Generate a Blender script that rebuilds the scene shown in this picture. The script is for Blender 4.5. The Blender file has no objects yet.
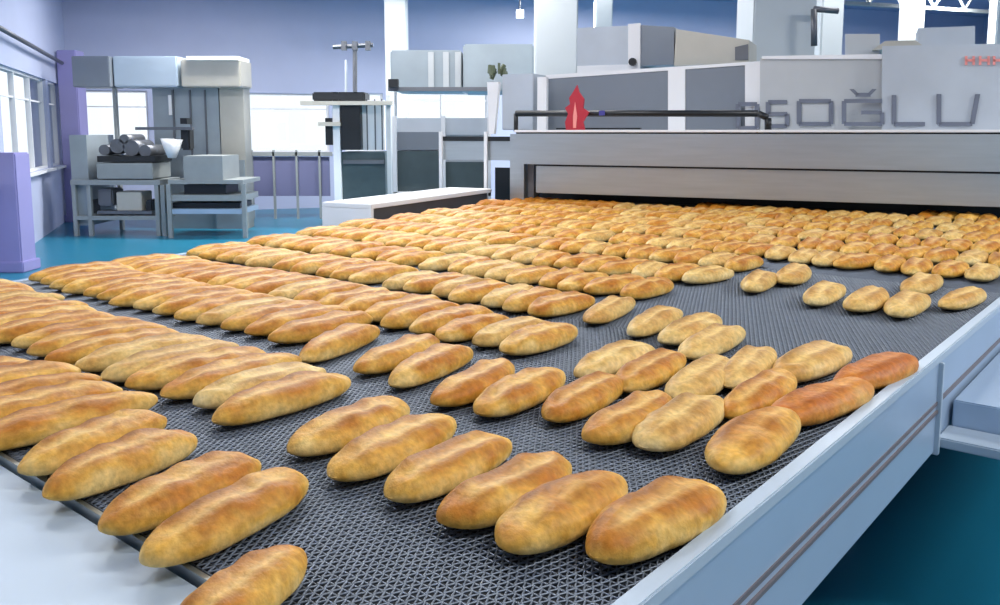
import bpy, bmesh, math, random
import numpy as np
from mathutils import Vector, Matrix, noise
random.seed(7)
C = bpy.context.scene.collection
F, PPY, TH, CAMZ = 850.0, 236.0, math.radians(7), 1.55
BELT = 0.90
AZ = math.radians(39.6)
E1 = Vector((math.sin(AZ), math.cos(AZ), 0)); E2 = Vector((math.cos(AZ), -math.sin(AZ), 0))

# ---------- surveying helpers: a sight line of the photograph meets a level or an upright plane
def ray(x, y):
    X = (x - 500) / F; Y = -(y - PPY) / F
    return X, math.cos(TH) + Y * math.sin(TH), Y * math.cos(TH) - math.sin(TH)
def at(x, y, Yw):
    a, b, c = ray(x, y); t = Yw / b
    return Vector((a * t, Yw, CAMZ + c * t))
def on(x, y, z=0.0):
    a, b, c = ray(x, y); t = (z - CAMZ) / c
    return Vector((a * t, b * t, z))
def ST(s, t, z=0.0):
    p = E1 * s + E2 * t; return Vector((p.x, p.y, z))
def st(p): return p.x * E1.x + p.y * E1.y, p.x * E2.x + p.y * E2.y
def px(p):
    v = Vector((p[0], p[1], p[2] - CAMZ))
    f = v.y * math.cos(TH) - v.z * math.sin(TH); u = v.y * math.sin(TH) + v.z * math.cos(TH)
    if f < 0.05: return (-9999, 9999)
    return 500 + F * v.x / f, PPY - F * u / f
def on_plane(x, y, P, D):            # P: point, D: horizontal direction of an upright plane
    a, b, c = ray(x, y)
    n = Vector((-D.y, D.x)); t = (P.x * n.x + P.y * n.y) / (a * n.x + b * n.y)
    return Vector((a * t, b * t, CAMZ + c * t))

# ---------- materials
def mat(name, col, rough=0.5, metal=0.0, var=0.0, scale=8.0, bump=0.0, stretch=None, spec=0.5, coat=0.0):
    m = bpy.data.materials.new(name); m.use_nodes = True
    nt = m.node_tree; b = nt.nodes['Principled BSDF']
    b.inputs['Base Color'].default_value = (*col, 1); b.inputs['Roughness'].default_value = rough
    b.inputs['Metallic'].default_value = metal; b.inputs['Specular IOR Level'].default_value = spec
    b.inputs['Coat Weight'].default_value = coat
    if var or bump:
        tc = nt.nodes.new('ShaderNodeTexCoord'); mp = nt.nodes.new('ShaderNodeMapping')
        nz = nt.nodes.new('ShaderNodeTexNoise'); nz.inputs['Scale'].default_value = scale; nz.inputs['Detail'].default_value = 4
        nt.links.new(tc.outputs['Object'], mp.inputs[0]); nt.links.new(mp.outputs[0], nz.inputs['Vector'])
        if stretch: mp.inputs['Scale'].default_value = stretch
        if var:
            mx = nt.nodes.new('ShaderNodeMix'); mx.data_type = 'RGBA'
            mx.inputs[6].default_value = (*[max(0, c * (1 - var)) for c in col], 1)
            mx.inputs[7].default_value = (*[min(1, c * (1 + var)) for c in col], 1)
            nt.links.new(nz.outputs[0], mx.inputs[0]); nt.links.new(mx.outputs[2], b.inputs['Base Color'])
        if bump:
            bp = nt.nodes.new('ShaderNodeBump'); bp.inputs['Strength'].default_value = bump; bp.inputs['Distance'].default_value = 0.01
            nt.links.new(nz.outputs[0], bp.inputs['Height']); nt.links.new(bp.outputs[0], b.inputs['Normal'])
    return m
def emis(name, col, s):
    m = bpy.data.materials.new(name); m.use_nodes = True; b = m.node_tree.nodes['Principled BSDF']
    b.inputs['Base Color'].default_value = (*col, 1); b.inputs['Emission Color'].default_value = (*col, 1)
    b.inputs['Emission Strength'].default_value = s; return m
def thin_glass(name, tint=(1, 1, 1), gl=0.08):
    m = bpy.data.materials.new(name); m.use_nodes = True; nt = m.node_tree
    for n in list(nt.nodes):
        if n.type != 'OUTPUT_MATERIAL': nt.nodes.remove(n)
    o = [n for n in nt.nodes if n.type == 'OUTPUT_MATERIAL'][0]
    t = nt.nodes.new('ShaderNodeBsdfTransparent'); t.inputs[0].default_value = (*tint, 1)
    g = nt.nodes.new('ShaderNodeBsdfGlossy'); g.inputs['Roughness'].default_value = 0.02
    x = nt.nodes.new('ShaderNodeMixShader'); x.inputs[0].default_value = gl
    nt.links.new(t.outputs[0], x.inputs[1]); nt.links.new(g.outputs[0], x.inputs[2]); nt.links.new(x.outputs[0], o.inputs[0])
    return m

def crust(name, side, mid, top, pale_amt):
    m = bpy.data.materials.new(name); m.use_nodes = True; nt = m.node_tree; N = nt.nodes.new; L = nt.links.new
    b = nt.nodes['Principled BSDF']; b.inputs['Roughness'].default_value = 0.5; b.inputs['Specular IOR Level'].default_value = 0.25
    tc = N('ShaderNodeTexCoord'); oi = N('ShaderNodeObjectInfo')
    off = N('ShaderNodeVectorMath'); off.operation = 'ADD'
    sc = N('ShaderNodeMath'); sc.operation = 'MULTIPLY'; sc.inputs[1].default_value = 37.0
    L(oi.outputs['Random'], sc.inputs[0]); L(tc.outputs['Object'], off.inputs[0]); L(sc.outputs[0], off.inputs[1])
    n1 = N('ShaderNodeTexNoise'); n1.inputs['Scale'].default_value = 11; n1.inputs['Detail'].default_value = 3; L(off.outputs[0], n1.inputs['Vector'])
    n2 = N('ShaderNodeTexNoise'); n2.inputs['Scale'].default_value = 70; n2.inputs['Detail'].default_value = 5; L(off.outputs[0], n2.inputs['Vector'])
    sp = N('ShaderNodeSeparateXYZ'); L(tc.outputs['Object'], sp.inputs[0])
    z = N('ShaderNodeMapRange'); z.inputs[1].default_value = 0.004; z.inputs[2].default_value = 0.070; L(sp.outputs[2], z.inputs[0])
    a = N('ShaderNodeMath'); a.operation = 'MULTIPLY_ADD'; a.inputs[1].default_value = 1.9; a.inputs[2].default_value = -0.93; L(n1.outputs[0], a.inputs[0])
    r = N('ShaderNodeMath'); r.operation = 'MULTIPLY_ADD'; r.inputs[1].default_value = 0.22; r.inputs[2].default_value = -0.11; L(oi.outputs['Random'], r.inputs[0])
    s1 = N('ShaderNodeMath'); L(z.outputs[0], s1.inputs[0]); L(a.outputs[0], s1.inputs[1])
    s2 = N('ShaderNodeMath'); L(s1.outputs[0], s2.inputs[0]); L(r.outputs[0], s2.inputs[1])
    cr = N('ShaderNodeValToRGB'); e = cr.color_ramp.elements
    e[0].position = 0.05; e[0].color = (*side, 1); e[1].position = 0.97; e[1].color = (*top, 1)
    k = cr.color_ramp.elements.new(0.48); k.color = (*mid, 1)
    L(s2.outputs[0], cr.inputs[0])
    at_ = N('ShaderNodeAttribute'); at_.attribute_name = 'score'
    fm = N('ShaderNodeMath'); fm.operation = 'MULTIPLY'; fm.inputs[1].default_value = pale_amt; L(at_.outputs['Fac'], fm.inputs[0])
    mx = N('ShaderNodeMix'); mx.data_type = 'RGBA'; L(fm.outputs[0], mx.inputs[0]); L(cr.outputs[0], mx.inputs[6]); mx.inputs[7].default_value = (0.76, 0.54, 0.20, 1)
    al = N('ShaderNodeAttribute'); al.attribute_name = 'lip'
    lm = N('ShaderNodeMath'); lm.operation = 'MULTIPLY'; lm.use_clamp = True; l2 = N('ShaderNodeMath'); l2.operation = 'MULTIPLY_ADD'; l2.inputs[1].default_value = 4.0; l2.inputs[2].default_value = -0.9; L(n1.outputs[0], l2.inputs[0]); L(al.outputs['Fac'], lm.inputs[0]); L(l2.outputs[0], lm.inputs[1])
    ml_ = N('ShaderNodeMix'); ml_.data_type = 'RGBA'; L(lm.outputs[0], ml_.inputs[0]); L(mx.outputs[2], ml_.inputs[6]); ml_.inputs[7].default_value = (*[c * 0.62 for c in top], 1); mx = ml_
    mf = N('ShaderNodeMix'); mf.data_type = 'RGBA'; mf.blend_type = 'MULTIPLY'; mf.inputs[0].default_value = 0.45
    fr = N('ShaderNodeMapRange'); fr.inputs[1].default_value = 0.3; fr.inputs[2].default_value = 0.7; fr.inputs[3].default_value = 0.45; fr.inputs[4].default_value = 1.3
    L(n2.outputs[0], fr.inputs[0]); L(mx.outputs[2], mf.inputs[6]); L(fr.outputs[0], mf.inputs[7])
    L(mf.outputs[2], b.inputs['Base Color'])
    bp = N('ShaderNodeBump'); bp.inputs['Strength'].default_value = 0.6; bp.inputs['Distance'].default_value = 0.004
    L(n2.outputs[0], bp.inputs['Height']); L(bp.outputs[0], b.inputs['Normal'])
    return m
CR_GOLD = crust('crust_golden', (0.80, 0.58, 0.22), (0.66, 0.37, 0.065), (0.46, 0.165, 0.014), 0.75)
CR_PALE = crust('crust_pale', (0.78, 0.62, 0.30), (0.68, 0.46, 0.15), (0.52, 0.27, 0.06), 0.8)
CR_RED = crust('crust_reddish', (0.70, 0.41, 0.12), (0.60, 0.25, 0.04), (0.45, 0.13, 0.016), 0.35)

M_LAV = mat('lavender_paint', (0.43, 0.48, 0.66), 0.6, var=0.05, scale=2)
M_PUR = mat('purple_paint', (0.27, 0.26, 0.52), 0.55, var=0.06, scale=2)
M_CEIL = mat('ceiling_paint', (0.30, 0.36, 0.55), 0.7, var=0.1, scale=1.2)
M_FLOOR = mat('teal_epoxy', (0.008, 0.15, 0.25), 0.3, var=0.12, scale=1.5, spec=0.45)
M_COL = mat('column_paint', (0.56, 0.61, 0.64), 0.5, var=0.04, scale=3)
M_BAR = mat('dark_lilac_panel', (0.13, 0.14, 0.26), 0.5)
M_WHITE = mat('white_paint', (0.78, 0.80, 0.83), 0.4, var=0.03, scale=3)
M_STEEL = mat('stainless_steel', (0.46, 0.50, 0.52), 0.33, 0.85, var=0.10, scale=3, stretch=(1, 1, 14))
M_STEELB = mat('blue_grey_painted_steel', (0.33, 0.44, 0.58), 0.38, 0.25, var=0.08, scale=3)
M_PLATE = mat('pale_steel_plate', (0.42, 0.51, 0.60), 0.42, 0.2, var=0.05, scale=4)
M_DSTEEL = mat('dark_steel', (0.14, 0.15, 0.17), 0.45, 0.6, var=0.15, scale=5)
M_GREYP = mat('grey_panel', (0.20, 0.23, 0.27), 0.35, 0.3, var=0.08, scale=2)
M_GREYL = mat('light_grey_panel', (0.48, 0.51, 0.53), 0.4, 0.3, var=0.12, scale=2.5)
M_BLACK = mat('black_metal', (0.015, 0.018, 0.022), 0.4, 0.3)
M_WIRE = mat('wire_mesh_steel', (0.17, 0.20, 0.245), 0.48, 0.6, var=0.2, scale=30)
M_BACKING = mat('dark_gap_backing', (0.02, 0.025, 0.035), 0.6, 0.3, var=0.3, scale=20)
M_LETTER = mat('slate_lettering', (0.13, 0.15, 0.20), 0.5)
M_RED = mat('red_emblem', (0.42, 0.02, 0.04), 0.45)
M_REDP = mat('pale_red_lettering', (0.80, 0.30, 0.28), 0.5)
M_BLUE = mat('blue_sticker', (0.05, 0.05, 0.30), 0.5)
M_CREAM = mat('cream_steel', (0.46, 0.45, 0.40), 0.4, 0.3, var=0.1, scale=4)
M_TEAL = mat('dark_teal_paint', (0.06, 0.09, 0.10), 0.5, 0.2, var=0.25, scale=6)
M_STRIPE = mat('brown_stripe', (0.16, 0.14, 0.15), 0.5, 0.3)
M_GLASS = thin_glass('window_glass')
M_MACH = mat('machine_grey', (0.27, 0.30, 0.31), 0.45, 0.2, var=0.15, scale=5)
M_MACHD = mat('cabinet_grey', (0.28, 0.33, 0.37), 0.45, 0.2, var=0.2, scale=2.5)
M_GREEN = mat('mossy_green_valve', (0.10, 0.13, 0.08), 0.6, 0.2, var=0.3, scale=20)
M_DUCT = mat('galvanised_duct', (0.46, 0.51, 0.57), 0.45, 0.3, var=0.18, scale=2.5)
M_LAMP = emis('lamp_diffuser', (0.95, 0.98, 1.0), 3.0)

# ---------- object helpers
def link(name, me, parent=None, m=None):
    o = bpy.data.objects.new(name, me); C.objects.link(o)
    if m: me.materials.append(m)
    if parent: o.parent = parent; o.matrix_parent_inverse = parent_inv(parent)
    return o
def parent_inv(p):
    return Matrix.LocRotScale(p.location, p.rotation_euler, p.scale).inverted() if p.parent is None else Matrix.Identity(4)
def root(name, loc, label, cat, group=None, kind=None):
    o = bpy.data.objects.new(name, None); C.objects.link(o); o.location = loc; o.empty_display_size = 0.1
    o['label'] = label; o['category'] = cat
    if group: o['group'] = group
    return o
def tag(o, label, cat, group=None):
    o['label'] = label; o['category'] = cat
    if group: o['group'] = group
    return o
def struct(o): o['kind'] = 'structure'; return o

XA = Vector((1, 0, 0))
class MB:
    def __init__(s): s.v = []; s.f = []
    def add(s, vs, fs):
        n = len(s.v); s.v += [tuple(v) for v in vs]; s.f += [tuple(i + n for i in f) for f in fs]
    def box(s, c, sx, sy, sz, ax=None):       # centre, size, horizontal x-axis
        ax = (ax or Vector((1, 0, 0))).normalized(); ay = Vector((-ax.y, ax.x, 0)); c = Vector(c)
        vs = [c + ax * (i * sx / 2) + ay * (j * sy / 2) + Vector((0, 0, k * sz / 2)) for i in (-1, 1) for j in (-1, 1) for k in (-1, 1)]
        s.add(vs, [(0, 1, 3, 2), (4, 6, 7, 5), (0, 4, 5, 1), (2, 3, 7, 6), (0, 2, 6, 4), (1, 5, 7, 3)]); return s
    def prism(s, poly, off):                   # polygon of points pushed along off
        n = len(poly); off = Vector(off); a = [Vector(p) for p in poly]; b = [p + off for p in a]
        s.add(a + b, [tuple(range(n))[::-1], tuple(range(n, 2 * n))] + [(i, (i + 1) % n, n + (i + 1) % n, n + i) for i in range(n)]); return s
    def tube(s, a, b, r, n=10, r2=None):
        a = Vector(a); b = Vector(b); d = (b - a).normalized(); u = d.orthogonal().normalized(); w = d.cross(u); r2 = r if r2 is None else r2
        vs = []
        for p, rr in ((a, r), (b, r2)):
            for i in range(n):
                t = 2 * math.pi * i / n; vs.append(p + (u * math.cos(t) + w * math.sin(t)) * rr)
        s.add(vs, [tuple(range(n))[::-1], tuple(range(n, 2 * n))] + [(i, (i + 1) % n, n + (i + 1) % n, n + i) for i in range(n)]); return s
    def build(s, name, m, parent=None, bevel=0.0, smooth=False):
        me = bpy.data.meshes.new(name); me.from_pydata(s.v, [], s.f)
        bm = bmesh.new(); bm.from_mesh(me); bmesh.ops.recalc_face_normals(bm, faces=bm.faces)
        if bevel: bmesh.ops.bevel(bm, geom=list(bm.edges), offset=bevel, segments=2, affect='EDGES', clamp_overlap=True)
        if smooth:
            for f in bm.faces: f.smooth = len(f.verts) == 4
        bm.to_mesh(me); bm.free()
        return link(name, me, parent, m)
def slab(pts, thick, D):        # upright quad from 4 picture-surveyed points, thickened away from the viewer
    n = Vector((-D.y, D.x, 0)).normalized()
    if n.y < 0: n = -n
    return MB().prism(pts, n * thick)

# =====================================================================================  ROOM
wa = math.radians(-19.7); WD = Vector((math.sin(wa), math.cos(wa), 0)); BD = Vector((WD.y, -WD.x, 0))
CORN = on(75, 215, 0); H = 4.6
def wallbox(P, D, holes, z1, thick, out, name, m, length, start):
    """upright wall along D with rectangular openings (a0,a1,z0,z1)"""
    mb = MB(); xs = sorted(set([start, length] + [h[0] for h in holes] + [h[1] for h in holes]))
    for a0, a1 in zip(xs[:-1], xs[1:]):
        hh = [h for h in holes if h[0] <= a0 + 1e-6 and h[1] >= a1 - 1e-6]
        zs = [(0, z1)] if not hh else [(0, hh[0][2]), (hh[0][3], z1)]
        for q0, q1 in zs:
            c = P + D * ((a0 + a1) / 2) + out * (thick / 2); mb.box((c.x, c.y, (q0 + q1) / 2), a1 - a0, thick, q1 - q0, D)
    return struct(mb.build(name, m))
def along(P, D, x, y):
    p = on_plane(x, y, P, D); return (p - P).dot(D), p.z
fl = MB().box((1, 11, -0.05), 34, 34, 0.1); struct(fl.build('floor', M_FLOOR))
ce = MB().box((1, 11, H + 0.05), 34, 34, 0.1); struct(ce.build('ceiling', M_CEIL))
# left wall openings (distances run back from the corner)
LH = []
for (xa, xb) in ((2, 48), (50, 60)):
    a0, _ = along(CORN, -WD, xb, 120); a1, _ = along(CORN, -WD, xa, 120); LH.append((a0, a1, along(CORN, -WD, 30, 173)[1], along(CORN, -WD, 30, 74)[1]))
for i in range(3):
    a0 = LH[0][1] + 0.35 + i * 3.1; LH.append((a0, a0 + 2.7) + LH[0][2:])
wallbox(CORN, -WD, LH, H, 0.25, -BD, 'wall_left', M_LAV, 20, -0.2)
RW = Vector((13, -5.5, 0)); YD = Vector((0, 1, 0)); RH = [(1 + 4 * i, 3.6 + 4 * i, 1.0, 3.0) for i in range(6)]
wallbox(RW, YD, RH, H, 0.25, XA, 'wall_right', M_LAV, 30, 0)
QW = Vector((-8, -5.5, 0)); QH = [(1.5 + 4 * i, 4.5 + 4 * i, 1.0, 3.2) for i in range(5)]
wallbox(QW, XA, QH, H, 0.25, -YD, 'wall_rear', M_LAV, 21.2, -5)
# back wall openings
BH = []
for x0, x1, yt, yb in ((80, 150, 90, 152), (247, 330, 93, 152), (344, 384, 93, 152), (394, 489, 92, 122), (560, 640, 95, 122)):
    a0, zt = along(CORN, BD, x0, yt); a1, zb = along(CORN, BD, x1, yb); BH.append((a0, a1, zb, zt))
BH.sort()
wallbox(CORN, BD, BH, H, 0.25, WD, 'wall_back', M_LAV, 26, -0.2)
k = 0
for (P, D, holes, out) in ((CORN, -WD, LH, -BD), (CORN, BD, BH, WD), (RW, YD, RH, XA), (QW, XA, QH, -YD)):
    for (a0, a1, z0, z1) in holes:
        k += 1
        r = struct(root('window_%d' % k, P + D * ((a0 + a1) / 2) + Vector((0, 0, z0)), '', ''))
        del r['label']; del r['category']
        fr = MB(); w = 0.035
        for za in (z0 + w / 2, z1 - w / 2):
            c = P + D * ((a0 + a1) / 2) + out * 0.08; fr.box((c.x, c.y, za), a1 - a0, 0.07, w, D)
        n = max(1, round((a1 - a0) / 1.3))
        for i in range(n + 1):
            c = P + D * (a0 + w / 2 + (a1 - a0 - w) * i / n) + out * 0.08; fr.box((c.x, c.y, (z0 + z1) / 2), w, 0.07, z1 - z0 - 2 * w, D)
        c = P + D * ((a0 + a1) / 2) + out * 0.08; fr.box((c.x, c.y, z0 + (z1 - z0) * 0.74), a1 - a0 - 2 * w, 0.03, 0.025, D)
        fr.build('window_frame', M_WHITE, r)
        g = MB(); c = P + D * ((a0 + a1) / 2) + out * 0.09; g.box((c.x, c.y, (z0 + z1) / 2), a1 - a0 - 0.02, 0.008, z1 - z0 - 0.02, D)
        g.build('pane', M_GLASS, r)
        s = MB(); c = P + D * ((a0 + a1) / 2) - out * 0.03; s.box((c.x, c.y, z0 - 0.02), a1 - a0 + 0.1, 0.1, 0.035, D)
        s.build('window_sill', M_WHITE, r)
# pipe along the left wall above the windows
p0 = on_plane(62, 63, CORN - BD * -0.12, -WD); p1 = on_plane(0, 28, CORN + BD * 0.12, -WD)
d = (p1 - p0); tag(MB().tube(p0, p0 + d * 1.25, 0.03).build('pipe', M_DSTEEL, smooth=True), 'thin grey pipe running along the left wall above its windows', 'pipe')
# roof beams under the ceiling
for i, (y0, lab) in enumerate(((12.5, 'pale roof truss under the ceiling, the nearer one'), (15.5, 'pale roof truss under the ceiling, the farther one'))):
    mb = MB()
    for zz, hh in ((3.95, 0.07), (4.5, 0.07)): mb.box((4, y0, zz), 24, 0.1, hh, BD)
    for j in range(30):
        c = Vector((4, y0, 0)) + BD * (-12 + 0.8 * j); mb.tube((c.x, c.y, 3.97), ((c + BD * 0.4).x, (c + BD * 0.4).y, 4.5), 0.025, 6)
        mb.tube(((c + BD * 0.8).x, (c + BD * 0.8).y, 3.97), ((c + BD * 0.4).x, (c + BD * 0.4).y, 4.5), 0.025, 6)
    tag(mb.build('roof_truss', M_MACH), lab, 'roof beam')

# columns: (x0, x1, depth, label)
def column(x0, x1, Y, lab, m=M_COL, name='column', grp=None, top=H, dep=None):
    a = at(x0, 120, Y); b = at(x1, 120, Y); w = b.x - a.x; dep = dep or w
    r = root(name, ((a.x + b.x) / 2, Y + dep / 2, 0), lab, 'column', grp)
    MB().box(((a.x + b.x) / 2, Y + dep / 2, top / 2), w, dep, top).build('shaft', m, r, bevel=0.015)
    MB().box(((a.x + b.x) / 2, Y + dep / 2, 0.06), w + 0.06, dep + 0.06, 0.12).build('base', m, r, bevel=0.01)
column(386, 407, 14.5, 'white square column rising behind the grey duct, leftmost of the white columns', dep=.4)
column(535, 577, 9.6, 'pale broad square column just behind the left end of the oven hood')
column(594, 611, 13.0, 'slim white column seen just right of the broad one behind the oven hood')
column(750, 812, 8.6, 'very wide white column behind the sign panel, widest of the columns')
column(901, 919, 13.0, 'slim bright white column above the last letters of the sign panel')
column(990, 1006, 12.0, 'white column cut by the right edge of the photo')
column(60, 79, 14.6, 'purple square pillar in the far left corner beside the windows', M_PUR, top=at(70, 50, 14.6).z)
column(-16, 12, 9.3, 'lilac pillar against the left wall at the left edge of the photo', M_PUR, top=1.32)
# pipe bend on the wide column
a = at(814, 46, 8.4); b = at(814, 9, 8.4); c = at(838, 11, 8.4)
mb = MB().tube(a, b, 0.03).tube(b, c, 0.03); tag(mb.build('pipe', M_DSTEEL, smooth=True), 'grey bent pipe hanging beside the very wide white column', 'pipe')
column(817, 839, 9.4, 'pale column standing directly right of the very wide white one, half behind a bent pipe')

# =====================================================================================  CONVEYOR
TR = -0.575        # inner side of right rail
def TLf(s): return -3.62 - 0.23 * s      # left edge of the belt (it widens towards the oven)
S0, S1 = 0.64, 7.35
conv = root('conveyor', ST(3.5, -2.7, 0), 'wide wire mesh belt conveyor carrying rows of bread loaves', 'conveyor')
def quads_from(Vs, Q, name, m, parent):
    me = bpy.data.meshes.new(name); me.vertices.add(len(Vs)); me.vertices.foreach_set('co', Vs.astype(np.float32).ravel())
    me.loops.add(Q.size); me.loops.foreach_set('vertex_index', Q.astype(np.int32).ravel())
    me.polygons.add(len(Q)); me.polygons.foreach_set('loop_start', np.arange(0, Q.size, 4, dtype=np.int32))
    me.update(calc_edges=True); me.validate()
    return link(name, me, parent, m)
def segs(A, B, r, zr):
    """square wires from A to B (N,3)"""
    d = B - A; d /= np.linalg.norm(d, axis=1)[:, None]; w = np.stack([-d[:, 1], d[:, 0], np.zeros(len(d))], 1) * r
    up = np.array([0, 0, zr]); V = np.stack([A - w, A + up, A + w, A - up, B - w, B + up, B + w, B - up], 1)
    q = np.array([[0, 4, 5, 1], [1, 5, 6, 2], [2, 6, 7, 3], [3, 7, 4, 0]])
    return V.reshape(-1, 3), (q[None] + (np.arange(len(A)) * 8)[:, None, None]).reshape(-1, 4)
e1 = np.array([E1.x, E1.y, 0.]); e2 = np.array([E2.x, E2.y, 0.])
def P3(s, t, z): return s[:, None] * e1 + t[:, None] * e2 + np.stack([0 * s, 0 * s, 0 * s + z], 1)
PIT = 0.0165; sr = np.arange(S0 + 0.004, S1, PIT)
A, B = P3(sr, TLf(sr), BELT - 0.0035), P3(sr, np.full(len(sr), TR), BELT - 0.0035)
V1, Q1 = segs(A, B, 0.0022, 0.0022)
VS, QS = [V1], [Q1]; n0 = len(V1)
SP = 0.0150
for i, s in enumerate(sr):
    if s > 3.9: break
    t0 = TLf(s) if s < 2.4 else -3.7
    t = np.arange(t0, TR, SP) + (SP / 2 if i % 2 else 0); o = np.ones(len(t))
    for (sa, sb, ta, tb) in ((0, PIT, 0, SP * 0.5), (PIT, 0, SP * 0.5, SP)):
        a_ = P3(s + sa * o, t + ta, BELT - 0.0022 ); b_ = P3(s + sb * o, t + tb, BELT - 0.0022)
        v, q = segs(a_, b_, 0.0017, 0.0022); VS.append(v); QS.append(q + n0); n0 += len(v)
belt = quads_from(np.concatenate(VS), np.concatenate(QS), 'wire_mesh_belt', M_WIRE, conv)
mb = MB().prism([ST(S0, TR, BELT - .034), ST(S1, TR, BELT - .034), ST(S1, TLf(S1), BELT - .034), ST(S0, TLf(S0), BELT - .034)], (0, 0, .02))
mb.build('added_gap_backing', M_BACKING, conv)  # added dark sheet below the wires, keeps the mesh gaps dark
def sbox(s0, s1, t0, t1, z0, z1): 
    c = ST((s0 + s1) / 2, (t0 + t1) / 2); return ((c.x, c.y, (z0 + z1) / 2), s1 - s0, t1 - t0, z1 - z0, E1)
# front nose roller and frame under the belt
mb = MB().tube(ST(S0 + 0.035, TLf(S0), BELT - 0.045), ST(S0 + 0.035, TR, BELT - 0.045), 0.032, 16); mb.build('nose_roller', M_DSTEEL, conv, smooth=True)
mb = MB(); mb.box(*sbox(S0 - 0.012, S0 - 0.003, TLf(S0), -1.0, BELT - 0.02, BELT + 0.001)); mb.build('front_edge_strip', M_STEEL, conv)
# right side rail: section 1 (shallow) up to the upright, section 2 (deep) beyond
SPOST = min(np.arange(1.5, 4, .005), key=lambda q: abs(px(ST(q, TR + .04, BELT - .1))[0] - 941))
mb = MB(); mb.box(*sbox(-0.6, S1, TR, TR + 0.034, BELT - 0.01, BELT + 0.016)); mb.build('rail_flange', M_PLATE, conv, bevel=0.003)
mb = MB(); mb.box(*sbox(-0.6, SPOST, TR + 0.004, TR + 0.030, BELT - 0.275, BELT - 0.0105)); rp = mb.build('side_panel', M_STEELB, conv)
mb = MB(); mb.box(*sbox(-0.6, SPOST, TR + 0.0301, TR + 0.033, BELT - 0.135, BELT - 0.125)); mb.box(*sbox(-0.6, SPOST, TR + 0.0301, TR + 0.036, BELT - 0.158, BELT - 0.150)); mb.build('panel_stripe', M_STRIPE, rp)  # thin brown strips along the panel face
mb = MB(); mb.box(*sbox(SPOST + .02, S1, TR + 0.004, TR + 0.030, BELT - 0.275, BELT - 0.0105)); rp2 = mb.build('side_panel', M_STEELB, conv)
mb = MB(); mb.box(*sbox(SPOST + .02, S1, TR + 0.0301, TR + 0.033, BELT - 0.135, BELT - 0.12)); mb.build('panel_stripe', M_STRIPE, rp2)
mb = MB(); mb.box(*sbox(SPOST, SPOST + 0.02, TR + 0.004, TR + 0.042, BELT - 0.285, BELT - 0.0105)); mb.build('upright', M_PLATE, conv, bevel=0.002)
mb = MB(); mb.box(*sbox(SPOST + .03, SPOST + .17, TR + 0.031, TR + 0.45, BELT - 0.27, BELT - 0.24)); mb.build('side_shelf', M_PLATE, conv, bevel=0.004)
mb = MB(); mb.box(*sbox(SPOST + .171, S1, TR + 0.04, TR + 0.45, BELT - 0.27, BELT - 0.16)); mb.build('side_body', M_STEELB, conv, bevel=0.004)
# left side rail, broad and raised, starting part way
LD = (E1 - E2 * 0.23).normalized(); LP = Vector((LD.y, -LD.x, 0))      # along the left edge; LP points to the belt
def lpt(s, off, z): p = ST(s, TLf(s)) - LP * off; return Vector((p.x, p.y, z))
s_l = min(np.arange(3, 6, .01), key=lambda q: abs(px(lpt(q, 0.01, BELT + .1))[0] - 371))
wl = min(np.arange(.1, 1, .01), key=lambda q: abs(px(lpt(s_l, q, BELT + .1))[0] - 322))
s_e = min(np.arange(4, 8, .01), key=lambda q: abs(px(lpt(q, 0.01, BELT + .1))[0] - 492))
def lbox(sa, sb, oa, ob, z0, z1):
    return MB().prism([lpt(sa, oa, z0), lpt(sb, oa, z0), lpt(sb, ob, z0), lpt(sa, ob, z0)], (0, 0, z1 - z0))
lbox(s_l, s_e, 0.01, wl, BELT + .10, BELT + .135).build('side_cover', M_WHITE, conv, bevel=0.004)
lbox(s_l, s_l + .03, 0.012, wl, BELT - .08, BELT + .0995).build('end_plate', M_WHITE, conv)
lbox(s_l + .031, s_e, 0.06, wl - .02, BELT - .08, BELT + .0995).build('cover_side', M_DSTEEL, conv)
lbox(-0.2, s_l - 0.003, 0.004, 0.05, BELT - .25, BELT - .002).build('side_panel', M_STEELB, conv)
for s in (1.2, 3.4, 5.6):
    for t in (TR - 0.45, TLf(s) + 0.08):
        mb = MB(); mb.box(*sbox(s, s + 0.08, t - 0.04, t + 0.04, 0.0, BELT - 0.034)); mb.build('leg', M_STEELB, conv)
# pale discharge plate in front of the belt edge
mb = MB(); a = [ST(-0.5, -3.8, BELT - 0.012), ST(S0 - 0.02, -3.8, BELT - 0.012), ST(S0 - 0.02, -1.02, BELT - 0.012), ST(0.35, -0.80, BELT - 0.012), ST(-0.5, -0.80, BELT - 0.012)]
mb.prism(a, (0, 0, -0.02)); mb.build('discharge_plate', M_PLATE, conv)

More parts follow.
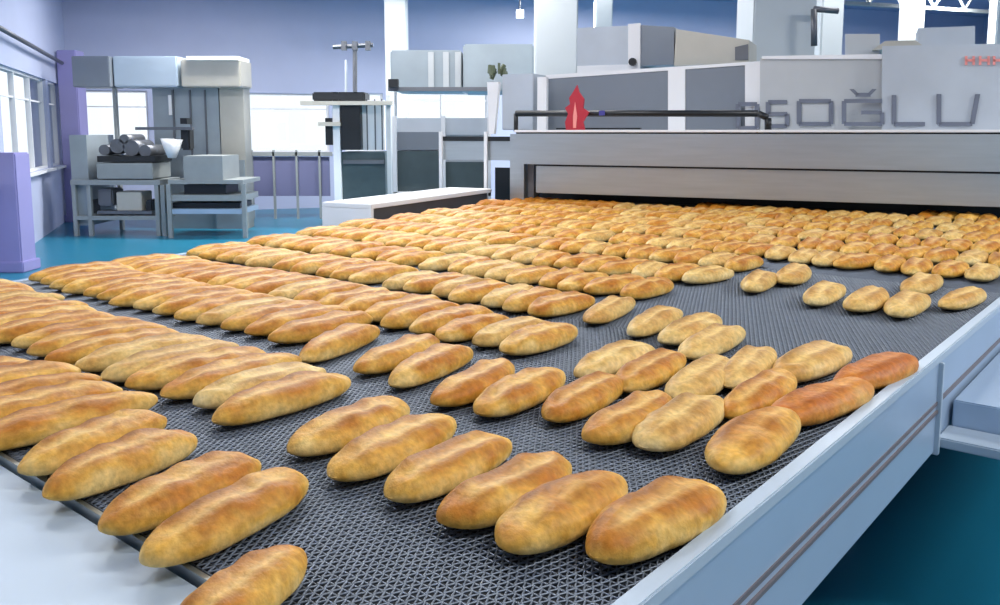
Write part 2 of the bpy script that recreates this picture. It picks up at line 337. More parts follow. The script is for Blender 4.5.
# =====================================================================================  LOAVES
def loaf_mesh(name, Ln, W, Hh, seed, m, score=1.0, pale=0):
    rnd = random.Random(seed); nu, nv = 34, 22; vs = []; sc = []; lpv = []
    ph = rnd.random() * 6; bend = rnd.uniform(-0.012, 0.012); sk = rnd.uniform(-0.10, 0.10); blunt = rnd.uniform(2.2, 2.8)
    for i in range(nu + 1):
        u = -1 + 2 * i / nu; uu = math.sin(u * math.pi / 2)
        e = max(0.0, 1 - abs(uu) ** blunt) ** 0.52; asym = 1 + 0.07 * uu * (1 if seed % 2 else -1)
        w = max(0.002, W / 2 * e * asym); e2 = max(0.03, (max(0.0, 1 - abs(uu) ** 2.7) ** 0.5))
        for j in range(nv):
            th = 2 * math.pi * j / nv; cy, sz = math.cos(th), math.sin(th)
            y = w * (abs(cy) ** 0.9) * (1 if cy > 0 else -1)
            z = Hh * (0.40 + 0.60 * e2 * sz) if sz > 0 else Hh * 0.40 * (1 - e2 * abs(sz) ** 0.62)
            f = 0.0; lp = 0.0
            if sz > 0.1:
                lat = y / (W / 2) - sk * 1.5 * uu
                ext = max(0.0, 1 - abs(uu / 0.80) ** 4)
                g = math.exp(-(lat / 0.16) ** 2) * ext; lip = math.exp(-((lat - 0.36) / 0.15) ** 2) * ext
                z += (-0.0100 * g + 0.0075 * lip) * score * min(1, e * 1.3)
                f = max(0, g * 0.9 + 0.5 * math.exp(-((lat + 0.16) / 0.14) ** 2) * ext); lp = (math.exp(-((lat - 0.38) / 0.17) ** 2) + 0.5 * math.exp(-((lat + 0.45) / 0.13) ** 2)) * ext
            nn = noise.noise(Vector((uu * 4.0 + ph, y * 26, z * 26 + seed)))
            z = max(0.0, z + 0.009 * nn * max(0, sz)); y += 0.004 * noise.noise(Vector((uu * 3 + ph + 9, seed, 0.3)))
            vs.append((uu * Ln / 2, y + bend * (1 - uu * uu) * 1.0, z)); sc.append(f * score); lpv.append(lp)
    fs = [(i * nv + j, i * nv + (j + 1) % nv, (i + 1) * nv + (j + 1) % nv, (i + 1) * nv + j) for i in range(nu) for j in range(nv)]
    fs += [tuple(range(nv)), tuple(range(nu * nv, (nu + 1) * nv))[::-1]]
    me = bpy.data.meshes.new(name); me.from_pydata(vs, [], fs)
    bm = bmesh.new(); bm.from_mesh(me); bmesh.ops.recalc_face_normals(bm, faces=bm.faces)
    for f in bm.faces: f.smooth = True
    bm.to_mesh(me); bm.free()
    a = me.attributes.new('score', 'FLOAT', 'POINT'); a.data.foreach_set('value', sc)
    a = me.attributes.new('lip', 'FLOAT', 'POINT'); a.data.foreach_set('value', lpv)
    me.materials.append(m); return me
REFL, REFW = 0.37, 0.130
ME = {'g': [loaf_mesh('bread_loaf_golden', REFL, REFW, 0.066, i, CR_GOLD, 1.0 if i != 2 else 0.5) for i in range(7)],
      'p': [loaf_mesh('bread_loaf_pale', REFL, REFW, 0.064, 20 + i, CR_PALE, 1.1) for i in range(4)],
      'r': [loaf_mesh('bread_loaf_reddish', REFL, REFW, 0.066, 40 + i, CR_RED, 0.5) for i in range(2)]}
loaves = []   # dict(c, ang, L, W, kind, label, group)
CEN = []
def put(cx, cy, ang, Ln, W, kind, label, group, row=None, z=BELT):
    loaves.append(dict(x=cx, y=cy, a=ang, L=Ln, W=W, k=kind, label=label, group=group, row=row, z=z)); CEN.append(st(Vector((cx, cy, 0))))
# surveyed individually: lower tip, upper tip (photo), width, kind, label
G1, G2, G3, G4 = 'loaves at the front edge of the belt', 'loaves in the second row from the front', 'loaves in the third row from the front', 'loaves scattered by the right rail'
MAN = [
 (204, 616, 278, 558, .115, 'g', 'single loaf cut by the bottom edge of the photo, nearest the camera', G1),
 (138, 556, 305, 466, .135, 'g', 'long golden loaf whose end overhangs the pale plate, next to the single cut loaf', G1),
 (97, 524, 258, 450, .140, 'g', 'golden loaf just behind the long one overhanging the pale plate', G1),
 (40, 490, 196, 428, .140, 'g', 'third whole loaf from the right in the front edge row, ridged top', G1),
 (16, 466, 165, 408, .135, 'g', 'fourth whole loaf from the right in the front edge row', G1),
 (590, 550, 718, 480, .150, 'g', 'broad loaf with brown split top standing apart, rightmost of the second row', G2),
 (501, 541, 624, 470, .145, 'g', 'smooth golden brown loaf, second from the right in the second row', G2),
 (438, 515, 568, 451, .140, 'g', 'golden loaf, third from the right in the second row', G2),
 (386, 491, 510, 432, .135, 'g', 'golden loaf, fourth from the right in the second row', G2),
 (329, 471, 455, 413, .138, 'g', 'yellowish loaf, fifth from the right in the second row', G2),
 (287, 446, 407, 397, .138, 'g', 'loaf just right of a small gap, sixth from the right in the second row', G2),
 (720, 464, 792, 406, .150, 'g', 'golden loaf leaning towards the reddish pair, nearest the camera by the right rail', G4),
 (641, 441, 720, 392, .140, 'p', 'pale blistered loaf, rightmost of the third row', G3),
 (586, 434, 668, 390, .135, 'g', 'golden loaf, second from the right in the third row', G3),
 (547, 413, 622, 372, .128, 'g', 'golden loaf, third from the right in the third row', G3),
 (478, 408, 563, 367, .135, 'g', 'golden loaf with orange streak, fourth from the right in the third row', G3),
 (433, 398, 511, 357, .128, 'g', 'golden loaf, fifth from the right in the third row', G3),
 (390, 380, 470, 343, .130, 'g', 'rounded golden loaf, sixth from the right in the third row', G3),
 (354, 366, 438, 333, .128, 'g', 'golden loaf, seventh from the right in the third row', G3),
 (299, 356, 378, 322, .130, 'g', 'golden loaf, eighth from the right in the third row, left of a short gap', G3),
 (772, 416, 872, 379, .135, 'r', 'reddish brown loaf lying almost along the rail, the lower of the reddish pair', G4),
 (836, 382, 911, 351, .130, 'r', 'reddish brown loaf nearest the right rail, the upper of the reddish pair', G4),
 (726, 410, 790, 368, .120, 'g', 'golden loaf squeezed between the pale round one and the reddish pair', G4),
 (778, 374, 844, 342, .150, 'p', 'broad pale blistered loaf just above the reddish pair', G4),
 (726, 381, 770, 343, .125, 'p', 'pale loaf left of the broad pale blistered one by the right rail', G4),
 (674, 393, 724, 353, .135, 'p', 'wide pale loaf facing the camera just above the third row', G4),
 (620, 384, 682, 349, .130, 'g', 'golden loaf beside the wide pale loaf facing the camera', G4),
 (576, 371, 652, 341, .132, 'p', 'pale mottled loaf in the fourth row, left of the golden one', G4),
 (683, 352, 742, 323, .130, 'p', 'pale greyish loaf with split top at the edge of the bare belt', G4),
 (656, 340, 722, 310, .130, 'p', 'pale loaf behind the greyish split one at the edge of the bare belt', G4),
 (624, 333, 684, 303, .125, 'p', 'pale loaf at the left end of the small pale group by the bare belt', G4),
 (577, 322, 640, 291, .120, 'p', 'slender pale brown loaf pointing at the bare belt', 'loaves beside the bare belt'),
 (741, 293, 778, 266, .140, 'p', 'short stubby loaf, leftmost along the far edge of the bare belt', 'loaves beyond the bare belt'),
 (776, 286, 806, 259, .150, 'p', 'pale loaf, second from the left beyond the bare belt', 'loaves beyond the bare belt'),
 (803, 305, 846, 278, .140, 'p', 'pale loaf, third from the left beyond the bare belt', 'loaves beyond the bare belt'),
 (845, 310, 884, 283, .140, 'p', 'pale loaf, fourth from the left beyond the bare belt', 'loaves beyond the bare belt'),
 (888, 316, 928, 288, .145, 'p', 'pale round-ended loaf nearest the camera beyond the bare belt', 'loaves beyond the bare belt'),
 (900, 293, 944, 270, .140, 'p', 'pale loaf behind the round-ended one beyond the bare belt', 'loaves beyond the bare belt'),
 (932, 307, 990, 283, .115, 'p', 'slim loaf lying against the right rail beyond the bare belt', 'loaves beyond the bare belt'),
]
for x0, y0, x1, y1, w, k_, lab, g in MAN:
    a = on(x0, y0, BELT + 0.040); b = on(x1, y1, BELT + 0.045); d = b - a; d.z = 0
    put((a.x + b.x) / 2, (a.y + b.y) / 2, math.atan2(d.y, d.x), min(max(d.length * .96, 0.26), 0.40), w * 0.90, k_, lab, g)
def inside(p, poly):
    x, y = p; r = False; n = len(poly)
    for i in range(n):
        (x0, y0), (x1, y1) = poly[i], poly[i - 1]
        if (y0 > y) != (y1 > y) and x < (x1 - x0) * (y - y0) / (y1 - y0) + x0: r = not r
    return r
VOID = [(600, 336), (648, 298), (690, 287), (738, 270), (775, 262), (800, 268), (850, 274), (900, 272), (985, 277), (1010, 288), (1010, 330), (900, 420), (690, 480), (560, 400), (560, 345)]
ORD = ['', 'first', 'second', 'third', 'fourth', 'fifth', 'sixth', 'seventh', 'eighth', 'ninth', 'tenth', '11th', '12th', '13th', '14th', '15th', '16th', '17th', '18th', '19th', '20th', '21st', '22nd', '23rd', '24th', '25th', '26th', '27th', '28th', '29th', '30th', '31st', '32nd', '33rd', '34th', '35th', '36th']
ROWS = [(0.60, -1.80), (1.01, -1.56), (1.51, -1.95), (1.87, -1.44), (2.33, -1.55), (2.76, -0.68), (3.20, -0.68), (3.64, -0.66), (4.08, -0.66), (4.52, -0.66), (4.97, -0.68), (5.42, -0.68), (5.86, -0.68), (6.30, -0.7), (6.74, -0.7)]
HOODA, HOODB = on(534, 193, 1.02), on(1000, 207.5, 1.02)
HD = (HOODB - HOODA); HD.z = 0; HD.normalize(); HN = Vector((-HD.y, HD.x, 0))      # HN points away from the viewer
SKIP = {}
for ri, (s0, tr) in enumerate(ROWS):
    rnd = random.Random(100 + ri); t = tr - 0.06; n = 0; row = []
    while t > TLf(s0 + .18) + 0.16:
        if rnd.random() < (0.06 if ri > 2 else 0.03): t -= rnd.uniform(0.03, 0.09)
        s = s0 + 0.16 + rnd.uniform(-0.022, 0.022) + 0.02 * math.sin(t * 3 + ri)
        c = ST(s, t); q = px((c.x, c.y, BELT + 0.03)); ok = -60 < q[0] < 1040 and q[1] < 640
        if inside(q, VOID): ok = False
        if (c - HOODA).dot(HN) > 0.22: ok = False
        for (ms, mt) in CEN[:len(MAN)]:
            if abs(ms - s) < 0.30 and abs(mt - t) < 0.125: ok = False
        if ok:
            n += 1; L_ = rnd.uniform(.36, .39) + (.035 if t < -1.8 and ri < 4 else 0); W_ = rnd.uniform(.118, .130); L_ -= .04 if ri > 2 and t > -2.6 else 0; a = math.atan2(E1.y, E1.x) - math.radians(rnd.gauss(1.5, 2.2 if ri < 4 else 6))
            row.append((c, a, L_, W_, 'p' if rnd.random() < (.12 if ri < 4 else .35) else 'g'))
        t -= rnd.uniform(0.124, 0.137)
    for i, (c, a, L_, W_, kd) in enumerate(row):
        put(c.x, c.y, a, L_, W_, kd, None, None, (ri, len(row) - i, len(row)))
rowname = ['row along the front edge of the belt', 'second row from the front edge', 'third row from the front edge', 'fourth row from the front edge', 'fifth row from the front edge', 'sixth row from the front edge', 'seventh row from the front edge', 'eighth row from the front edge', 'ninth row from the front edge']
for l in loaves:
    q = Vector((l['x'], l['y'], BELT - CAMZ)); l['d'] = q.length
loaves_sorted = sorted(loaves, key=lambda l: l['d'])
print('LOAVES', len(loaves))
CAP = 330
kc = {'g': 0, 'p': 0, 'r': 0}; stuff = []
adj = {'g': 'golden', 'p': 'pale golden', 'r': 'reddish'}
for i, l in enumerate(loaves_sorted):
    if i >= CAP: stuff.append(l); continue
    ms = ME[l['k']]; me = ms[kc[l['k']] % len(ms)]; kc[l['k']] += 1
    o = bpy.data.objects.new('bread_loaf', me); C.objects.link(o)
    o.location = (l['x'], l['y'], l['z']); o.rotation_euler = (0, 0, l['a']); o.scale = (l['L'] / REFL, l['W'] / REFW, 0.5 + 0.5 * l['W'] / REFW)
    if l['label']: lab, g = l['label'], l['group']
    else:
        ri, n, tot = l['row']
        if ri < len(rowname):
            lab = '%s loaf, %s from the left in the %s' % (adj[l['k']], ORD[n], rowname[ri]); g = 'loaves in the ' + rowname[ri]
        else:
            sx = px((l['x'], l['y'], BELT))[0]
            zone = 'beside the white side cover' if sx < 495 else 'before the left half of the hood' if sx < 740 else 'before the right half of the hood'
            lab = 'small %s loaf in the crowded far rows %s' % (adj[l['k']].split()[0], zone); g = 'crowded loaves before the oven, ' + zone + ', ' + adj[l['k']]
    tag(o, lab, 'bread', g)
if stuff:
    vs, fs = [], []
    for l in stuff:
        me = ME[l['k']][0]; M_ = Matrix.Translation((l['x'], l['y'], l['z'])) @ Matrix.Rotation(l['a'], 4, 'Z'); n = len(vs)
        vs += [tuple(M_ @ v.co) for v in me.vertices]; fs += [tuple(i + n for i in p.vertices) for p in me.polygons]
    me = bpy.data.meshes.new('bread_loaves'); me.from_pydata(vs, [], fs)
    for p in me.polygons: p.use_smooth = True
    o = link('bread_loaves', me, None, CR_GOLD); tag(o, 'farthest golden loaves crowded at the oven mouth', 'bread'); o['kind'] = 'stuff'

# =====================================================================================  OVEN
ov = root('tunnel_oven', (HOODA + HD * 2 + HN * 1.0) * 1, 'long stainless tunnel oven hood spanning the belt with grey panels and lettering', 'oven')
ov.location.z = 0; bpy.context.view_layer.update()
def hp(x, y, back=0.0):   # picture point on the hood plane set `back` behind the front
    return on_plane(x, y, HOODA + HN * back, HD)
def hbox(xa, xb, z0, z1, back, thick, mb=None):   # xa, xb picture columns
    a = hp(xa, 150, back); b = hp(xb, 150, back); c = (a + b) / 2 + HN * (thick / 2)
    return (mb or MB()).box((c.x, c.y, (z0 + z1) / 2), (Vector((b.x, b.y)) - Vector((a.x, a.y))).length, thick, z1 - z0, HD)
zt = 1.55; zm = hp(700, 167.5).z; zb = 1.02
hbox(516, 1150, zm + 0.004, zt - 0.018, 0.0, 0.9).build('upper_fascia', M_STEEL, ov, bevel=0.004)
hbox(536, 1150, zb, zm - 0.012, 0.035, 0.85).build('lower_fascia', M_STEEL, ov, bevel=0.004)
hbox(534, 1150, zm - 0.012, zm + 0.004, 0.06, 0.8).build('shadow_gap', M_BLACK, ov)
hbox(516, 1150, zt - 0.018, zt - 0.006, 0.012, 0.85).build('seam', M_BLACK, ov)
hbox(514, 1150, zt - 0.006, zt + 0.014, -0.01, 0.9).build('top_cap', M_WHITE, ov, bevel=0.003)
# left end cabinet, leg and short fascia stub
hbox(442, 514, hp(470, 160, .3).z, hp(470, 141, .3).z, 0.3, 0.04).build('end_panel', M_STEEL, ov)
hbox(442, 516, hp(470, 141, .28).z, hp(470, 136.5, .28).z, 0.28, 0.08).build('end_bar', M_BLACK, ov)
for xx in (441, 486):
    a = hp(xx, 150, .27); MB().box((a.x, a.y, (BELT - .1 + zt) / 2), 0.03, 0.03, zt - BELT + .1, HD).build('corner_post', M_WHITE, ov)
lg = MB(); hbox(510, 524, 0.93, zt - .02, 0.1, 0.12, lg); lg.build('leg', M_STEEL, ov)
lg = MB(); hbox(528, 534, 0.93, zm, 0.15, 0.12, lg); lg.build('leg', M_DSTEEL, ov)
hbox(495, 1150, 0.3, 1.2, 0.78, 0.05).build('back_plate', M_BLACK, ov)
# cabinet at the hood's left end
hbox(502, 533, zt + .015, hp(515, 74, .35).z, 0.35, 0.35).build('control_cabinet', M_DUCT, ov, bevel=0.006)
a = hp(497, 82, .3); b = hp(491, 131, .3)
MB().prism([hp(487, 82, .3), hp(499, 82, .3), hp(494, 134, .3), hp(489, 134, .3)], HN * 0.05).build('white_bracket', M_WHITE, ov)
mb = MB(); c = hp(499, 74, .35)
for i in range(9): 
    rr = random.Random(i); p = c + Vector((rr.uniform(-.09, .09), rr.uniform(-.05, .05), rr.uniform(-.03, .05))); mb.tube(p - Vector((.02, 0, .02)), p + Vector((rr.uniform(-.03, .03), .02, .05)), 0.022, 7)
mb.tube(c, c + Vector((0.0, 0, 0.1)), 0.012, 7); mb.build('valve_cluster', M_GREEN, ov)
hbox(537, 546, zt + .014, hp(540, 77, .3).z, 0.3, 0.05).build('divider_post', M_WHITE, ov)
# grey back panels
bk = 0.55
def bpanel(poly, back, thick, m, name, par=None): return MB().prism([hp(x, y, back) for x, y in poly], HN * thick).build(name, m, par or ov)
def panel(xs, yt, m, name, back=bk, thick=.05, yb=131, D=None):
    a = [hp(xs[0], yb, back), hp(xs[1], yb, back), hp(xs[1], yt[1], back), hp(xs[0], yt[0], back)]
    return MB().prism(a, HN * thick).build(name, m, ov)
panel((546, 668), (78, 70), M_GREYP, 'back_panel'); panel((685, 745), (68, 64), M_GREYP, 'back_panel')
panel((668, 685), (69, 69), M_WHITE, 'panel_divider', bk - .02); panel((745, 760), (63, 62), M_WHITE, 'panel_divider', bk - .02)
bpanel([(546, 79), (762, 64), (762, 61), (546, 75)], bk - .01, .04, M_WHITE, 'top_trim')
sg = panel((760, 886), (58, 56), M_GREYL, 'sign_panel', .5)
sg2 = panel((882, 1080), (46, 42), M_DUCT, 'sign_panel', .42)
panel((762, 884), (56, 54), M_WHITE, 'top_trim', .48, .04, 59)
# superstructure behind
bpanel([(577, 74), (640, 72), (640, 25), (577, 28)], .75, .5, M_DUCT, 'exhaust_housing'); bpanel([(577, 74), (640, 72), (640, 64), (577, 66)], .74, .01, M_WHITE, 'ledge')
bpanel([(640, 66), (674, 65), (674, 27), (640, 25)], .75, .5, M_GREYP, 'exhaust_housing')
bpanel([(628, 72), (640, 72), (640, 23), (628, 24)], .72, .03, M_WHITE, 'divider_post')
bpanel([(674, 66), (749, 62), (749, 40), (676, 29)], .7, .5, M_CREAM, 'sloping_cover')
bpanel([(735, 60), (748, 60), (748, 44), (735, 47)], .69, .02, M_DSTEEL, 'outlet')
hpz = hp(633, 62, .7); MB().tube(hpz, hpz - HN * .03, .035, 12).build('knob', M_BLACK, ov)
bpanel([(918, 46), (975, 45), (975, 26), (918, 28)], .7, .5, M_DUCT, 'exhaust_housing')
bpanel([(872, 50), (925, 47), (915, 40), (885, 41)], .6, .4, M_CREAM, 'rounded_cap')
bpanel([(845, 56), (880, 55), (880, 34), (845, 34)], .7, .4, M_GREYL, 'exhaust_housing')
# handrail
zr = hp(600, 113, .05)
mb = MB(); ra, rb = hp(516, 113.5, .06), hp(758, 113.5, .06); mb.tube(ra, rb, .027, 10); rc = hp(768, 118, .06); rd = hp(768, 130, .06)
mb.tube(rb, rc, .027, 10); mb.tube(rc, rd, .027, 10)
for x in (600, 690):
    pass
mb.tube(ra, Vector((ra.x, ra.y, zt)), .02, 8); mb.build('handrail', M_BLACK, ov, smooth=True)
hbox(556, 640, zt + .02, zt + .032, .2, .04).build('seam', M_BLACK, ov)
bs = hp(602, 113, .025); MB().box(bs, .05, .008, .04, HD).build('sticker', M_BLUE, ov)
# red flame-like emblem standing on the hood
em = [(566, 131), (585, 131), (583, 122), (589, 112), (583, 108), (584, 99), (579, 92), (577, 85), (573, 92), (569, 98), (570, 104), (565, 108), (568, 114), (565, 122)]
bpanel(em, .0, .02, M_RED, 'emblem')
bpanel([(573, 128), (576, 128), (577, 116), (575, 102), (573, 116)], -.006, .006, M_REDP, 'emblem_core')
# lettering, stroke by stroke
def letter(x0, x1, yt, yb, strokes, name, par, back, w=4.0):
    mb = MB(); X = lambda u: x0 + (x1 - x0) * u; Y = lambda v: yt + (yb - yt) * v
    wx = w * 1.2
    for (u0, v0, u1, v1) in strokes:
        xa, xb, ya, yb_ = X(u0), X(u1), Y(v0), Y(v1)
        if abs(xa - xb) < 1e-3: pts = [(xa - wx / 2, ya), (xa + wx / 2, ya), (xa + wx / 2, yb_), (xa - wx / 2, yb_)]
        elif abs(ya - yb_) < 1e-3: pts = [(xa, ya - w / 2), (xb, ya - w / 2), (xb, ya + w / 2), (xa, ya + w / 2)]
        else: pts = [(xa - wx / 2, ya), (xa + wx / 2, ya), (xb + wx / 2, yb_), (xb - wx / 2, yb_)]
        mb.prism([hp(x, y, back) for x, y in pts], HN * .012)
    return mb.build(name, M_LETTER, par)
sgo = sg
letter(738, 757, 104, 128, [(0, 0, 1, 0), (1, 0, 1, 1), (0, 1, 1, 1), (0, 0, 0, 1)], 'letter_o', ov, .485)
letter(768, 787, 102, 126, [(0, 0, 1, 0), (0, 0, 0, .5), (0, .5, 1, .5), (1, .5, 1, 1), (0, 1, 1, 1)], 'letter_s', ov, .485)
letter(799, 831, 101, 124, [(0, 0, 1, 0), (0, 1, 1, 1), (0, 0, 0, 1), (1, 0, 1, 1)], 'letter_o', ov, .485)
letter(844, 882, 101, 124, [(0, 0, 1, 0), (0, 1, 1, 1), (0, 0, 0, 1), (1, .5, 1, 1), (.45, .5, 1, .5), (.2, -.52, .35, -.27), (.8, -.52, .65, -.27), (.3, -.27, .7, -.27)], 'letter_g', ov, .405)
letter(894, 925, 95, 124, [(0, 0, 0, 1), (0, 1, 1, 1)], 'letter_l', ov, .405)
letter(939, 976, 94, 124, [(0, 0, 0, 1), (0, 1, .9, 1), (1.05, 0, .9, 1)], 'letter_u', ov, .405)
for x0, x1 in ((965, 975), (979, 990), (993, 1004)):
    mb = MB(); 
    for xx in (x0, x1 - 2.5): mb.prism([hp(x, y, .408) for x, y in ((xx, 56), (xx + 2.5, 56), (xx + 2.5, 65), (xx, 65))], HN * .01)
    mb.prism([hp(x, y, .408) for x, y in ((x0, 59), (x1, 59), (x1, 61.5), (x0, 61.5))], HN * .01)
    mb.build('red_mark', M_REDP, ov)

# =====================================================================================  BEHIND, LEFT OF THE OVEN
def quadbox(x0, y0, x1, y1, Y, dep, mb=None):     # upright box facing the camera axis
    a = at(x0, y0, Y); b = at(x1, y1, Y); c = (a + b) / 2
    return (mb or MB()).box((c.x, Y + dep / 2, c.z), abs(b.x - a.x), dep, abs(a.z - b.z))
def zof(y, Y): return at(500, y, Y).z
# grey ductwork over the guard
dk = root('exhaust_duct', at(455, 70, 11.0), 'grey sheet metal exhaust duct box above the bright back window, behind the hood end', 'duct')
quadbox(390, 50, 462, 90, 11.0, 1.2).build('housing', M_MACHD, dk, bevel=.02)
quadbox(463, 44, 534, 91, 10.6, 1.2).build('housing', M_MACHD, dk, bevel=.02)
for x in (428, 443, 455): quadbox(x, 52, x + 6, 88, 10.97, .03).build('rib', M_GREYL, dk)
quadbox(388, 87, 500, 91, 10.5, .1).build('lower_lip', M_DSTEEL, dk)
quadbox(388, 79, 398, 87, 10.4, .1).build('bracket', M_BLACK, dk)
for x in (394, 530): quadbox(x, 89, x + 4, 226, 11.6, .08).build('support_post', M_GREYL, dk)
# guard cabinet with dark panes
gc = root('machine_guard', on(440, 215, 0), 'dark grey panelled machine cabinet with thin white posts left of the hood', 'machine')
Yg = 9.3
def toz(x0, x1, y0, z, dep, Y, m, nm, par): 
    a = at(x0, y0, Y); b = at(x1, y0, Y); c = (a + b) / 2
    return MB().box((c.x, Y + dep / 2, (a.z + z) / 2), b.x - a.x, dep, a.z - z).build(nm, m, par)
toz(396, 488, 118, 0.02, .7, Yg + .06, M_DUCT, 'body', gc)
quadbox(397, 132, 440, 150, Yg, .05).build('dark_pane', M_GREYP, gc); quadbox(397, 151, 440, 192, Yg, .05).build('dark_pane', M_TEAL, gc)
quadbox(445, 162, 487, 191, Yg, .05).build('dark_pane', M_TEAL, gc); quadbox(445, 118, 487, 135, Yg, .05).build('pale_pane', M_DUCT, gc)
for x in (392, 441, 487): toz(x, x + 4, 116, 0.0, .06, Yg - .07, M_WHITE, 'post', gc)
quadbox(392, 192, 491, 196, Yg - .07, .06).build('bottom_rail', M_WHITE, gc)

# centre lifting machine
ml = root('lifting_machine', on(355, 212, 0), 'tall machine with dark mast, crossbar and motor head in front of the back windows', 'machine')
Ym = 13.5
toz(332, 339, 92, 0, .16, Ym, M_WHITE, 'post', ml)
toz(386, 390, 95, 0, .1, Ym, M_GREYL, 'post', ml)
toz(341, 385, 152, 0.05, .8, Ym + .1, M_TEAL, 'base_cabinet', ml)
quadbox(340, 103, 361, 150, Ym, .4).build('drive_column', M_BLACK, ml, bevel=.01)
quadbox(312, 92, 365, 101, Ym - .02, .5).build('motor_head', M_BLACK, ml, bevel=.02)
quadbox(300, 101, 392, 105, Ym - .1, .2).build('beam', M_CREAM, ml)
quadbox(318, 122, 340, 126, Ym - .1, .1).build('arm', M_CREAM, ml); quadbox(325, 118, 333, 145, Ym, .2).build('gearbox', M_BLACK, ml)
quadbox(362, 100, 385, 150, Ym + .15, .1).build('pale_panel', M_WHITE, ml)
for x in (366, 374, 381): quadbox(x, 99, x + 2, 150, Ym + .12, .03).build('bar', M_DSTEEL, ml)
a, b = at(355, 92, Ym), at(355, 46, Ym); MB().tube(a, b, .035, 8).build('mast', M_DSTEEL, ml)
a, b = at(346, 92, Ym), at(346, 60, Ym); MB().tube(a, b, .02, 8).build('mast', M_DUCT, ml)
a, b = at(333, 47, Ym), at(373, 45, Ym); MB().tube(a, b, .035, 8).build('crossbar', M_DSTEEL, ml)
for x in (341, 352, 365): quadbox(x, 41, x + 5, 50, Ym - .05, .1).build('clamp', M_DSTEEL, ml)
quadbox(343, 160, 384, 164, Ym + .05, .05).build('trim', M_DSTEEL, ml)
# low grey rail fence in front of the back windows
fe = root('barrier', on(290, 205, 0), 'low dark lilac barrier panel below the middle back window', 'barrier')
Yf = 15.2
quadbox(250, 157, 330, 196, Yf, .05).build('panel', M_BAR, fe)
for x in (250, 272, 295, 318): toz(x, x + 2, 150, 0, .05, Yf - .06, M_MACH, 'post', fe)
quadbox(248, 152, 332, 156, Yf - .06, .05).build('top_rail', M_MACH, fe)

# left: proofer cabinet, moulding machine, divider
pf = root('proofing_cabinet', on(200, 216, 0), 'tall stainless cabinet with broad pale hood standing behind the dough machines', 'cabinet')
Yp = 13.6
toz(152, 218, 88, 0, .35, Yp, M_MACHD, 'body', pf)
toz(219, 243, 88, 0, .35, Yp, M_CREAM, 'side_panel', pf)
toz(214, 244, 160, 0, .05, Yp - .06, M_MACHD, 'lower_panel', pf)
quadbox(112, 56, 178, 87, Yp - .3, .6).build('hood', M_PLATE, pf, bevel=.02)
quadbox(180, 59, 241, 87, Yp - .3, .6).build('hood', M_CREAM, pf, bevel=.02)
quadbox(186, 56, 238, 60, Yp - .35, .6).build('hood_lip', M_WHITE, pf)
for x in (173, 190, 205): quadbox(x, 90, x + 1.5, 158, Yp - .03, .03).build('seam', M_DSTEEL, pf)
quadbox(168, 95, 172, 115, Yp - .05, .05).build('handle', M_WHITE, pf)
toz(112, 115, 88, 0, .08, Yp - .2, M_MACH, 'leg', pf)
bx = quadbox(71, 56, 110, 87, 13.2, .5).build('wall_box', M_GREYP, None, bevel=.01)
tag(bx, 'dark grey box unit mounted high beside the purple corner pillar', 'box')

mo = root('dough_moulder', on(120, 232, 0), 'stainless dough moulding machine on a frame with dark rollers, far left', 'machine')
Yo = 12.6
toz(69, 86, 135, 0.15, .9, Yo + .1, M_MACHD, 'side_cabinet', mo)
quadbox(96, 163, 153, 179, Yo, .7).build('front_panel', M_MACH, mo, bevel=.01)
for i, (x, y, r) in enumerate(((104, 150, .08), (117, 146, .11), (131, 148, .12), (145, 151, .09), (124, 139, .07))):
    c = at(x, y, Yo + .1); MB().tube(c, c + Vector((0, .6, 0)), r, 14).build('roller', M_DSTEEL, mo, smooth=True)
quadbox(97, 156, 155, 162, Yo + .02, .65).build('roller_bed', M_BLACK, mo)
quadbox(70, 180, 160, 185, Yo - .02, .8).build('table', M_MACH, mo)
for x in (71, 86, 154, 160): toz(x, x + 4, 185, 0, .06, Yo, M_MACH, 'leg', mo)
quadbox(76, 216, 160, 220, Yo, .6).build('lower_shelf', M_MACH, mo)
quadbox(97, 189, 113, 206, Yo + .1, .4).build('gearbox', M_DSTEEL, mo, bevel=.02)
quadbox(116, 192, 142, 211, Yo + .1, .4).build('drawer', M_CREAM, mo, bevel=.01)
quadbox(145, 200, 153, 214, Yo + .1, .3).build('motor', M_BLACK, mo, bevel=.02)
quadbox(86, 200, 92, 214, Yo + .1, .3).build('motor', M_BLACK, mo, bevel=.02)
quadbox(97, 211, 152, 214, Yo + .05, .3).build('rail', M_DSTEEL, mo)

dv = root('dough_divider', on(205, 222, 0), 'grey dough dividing machine with open dark slots, in front of the tall cabinet', 'machine')
Yd = 12.4
toz(183, 222, 156, zof(180, Yd), .8, Yd, M_MACH, 'top_body', dv)
quadbox(168, 180, 243, 184, Yd - .02, .9).build('table', M_MACH, dv)
quadbox(184, 185, 226, 194, Yd + .1, .6).build('dark_slot', M_BLACK, dv)
quadbox(168, 195, 243, 201, Yd, .8).build('shelf', M_MACH, dv)
quadbox(170, 203, 240, 208, Yd + .1, .6).build('dark_slot', M_BLACK, dv)
quadbox(168, 209, 243, 214, Yd, .8).build('lower_shelf', M_STEELB, dv)
for x in (166, 241): toz(x, x + 4, 184, 0, .06, Yd - .03, M_MACH, 'leg', dv)
mb = MB(); c = at(172, 158, Yd + .3); MB().tube(c, at(172, 139, Yd + .3), .06, 12, .17).build('hopper', M_WHITE, dv, smooth=True)
quadbox(180, 128, 190, 150, Yd + .3, .2).build('motor', M_BLACK, dv, bevel=.02)
quadbox(135, 127, 192, 130, Yd + .2, .1).build('arm', M_DSTEEL, dv)
quadbox(180, 118, 187, 124, Yd + .3, .2).build('cap', M_BLACK, dv)
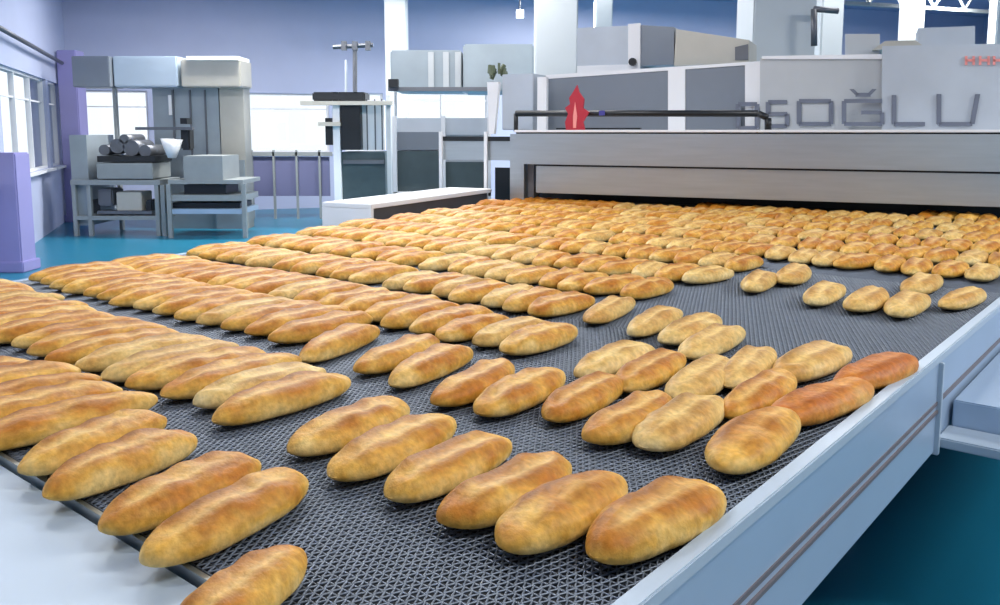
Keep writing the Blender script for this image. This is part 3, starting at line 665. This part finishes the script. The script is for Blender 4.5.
# ceiling lamps (seen one small one; the rest are unseen, added above the frame as fill light)
def lamp(x, y, z, L, lab, rot=0.0, power=120, grp='added fill lamps over the hall'):
    r = root('added_fill_lamp', (x, y, z), lab, 'lamp', grp)
    D = Vector((math.cos(rot), math.sin(rot), 0))
    MB().box((x, y, z + .03), L, .22, .05, D).build('housing', M_WHITE, r)
    MB().box((x, y, z - .01), L - .04, .16, .03, D).build('diffuser', M_LAMP, r)
    for s in (-1, 1):
        p = Vector((x, y, 0)) + D * (s * L * .35); MB().tube((p.x, p.y, z + .05), (p.x, p.y, H), .008, 6).build('cord', M_DSTEEL, r)
    ld = bpy.data.lights.new('fill_light', 'AREA'); ld.shape = 'RECTANGLE'; ld.size = L; ld.size_y = .2; ld.energy = power; ld.color = (1, .97, .93)
    lo = bpy.data.objects.new('fill_light', ld); C.objects.link(lo); lo.location = (x, y, z - .04); lo.rotation_euler = (0, 0, rot)
sl = at(520, 14, 12.8); r = root('ceiling_spot', sl, 'tiny bright ceiling lamp left of the broad pale column', 'lamp')
MB().box(sl, .11, .08, .11).build('diffuser', M_LAMP, r); MB().tube(sl + Vector((0, 0.02, .05)), Vector((sl.x, sl.y + .02, H)), .012, 6).build('stem', M_DSTEEL, r)
for i, (x, y, p, w_) in enumerate(((-3.4, 1.0, 230, 'front left'), (2.4, 0.8, 110, 'front right'), (-4.2, 5.2, 95, 'left aisle'), (-0.6, 5.0, 110, 'middle of the belt'), (7.0, 3.2, 420, 'right aisle'),
        (-3.6, 9.4, 120, 'dough machines'), (-0.8, 9.0, 130, 'left end of the hood'), (4.2, 8.8, 70, 'sign panel'), (-3.6, 13.0, 300, 'tall cabinet'), (0.6, 13.0, 340, 'grey duct'), (6.0, 12.6, 200, 'rear columns'), (2.4, 16.6, 300, 'farthest back windows'), (8.0, 17.0, 400, 'far right corner'))):
    lamp(x, y, 4.15 if y < 16 else 4.35, 2.4, 'added fill lamp hung unseen above the ' + w_ + ', out of frame', 0.0, p)
# =====================================================================================  LIGHT, CAMERA
w = bpy.data.worlds.new('daylight'); bpy.context.scene.world = w; w.use_nodes = True
w.node_tree.nodes['Background'].inputs[0].default_value = (0.86, 0.94, 1.0, 1); w.node_tree.nodes['Background'].inputs[1].default_value = 1.25
cam = bpy.data.cameras.new('camera'); co = bpy.data.objects.new('camera', cam); C.objects.link(co)
co.location = (0, 0, CAMZ); co.rotation_euler = (math.radians(90) - TH, 0, 0)
cam.sensor_fit = 'HORIZONTAL'; cam.sensor_width = 36; cam.lens = 36 * F / 1000; cam.shift_y = -(302.5 - PPY) / 1000; cam.clip_start = 0.02
sc = bpy.context.scene; sc.camera = co
vs = sc.view_settings; sc.display_settings.display_device = 'sRGB'
vs.view_transform = 'Standard'; vs.look = 'None'; vs.gamma = 1; vs.use_curve_mapping = False; vs.exposure = 0.1
sc.cycles.use_denoising = True; sc.cycles.max_bounces = 8
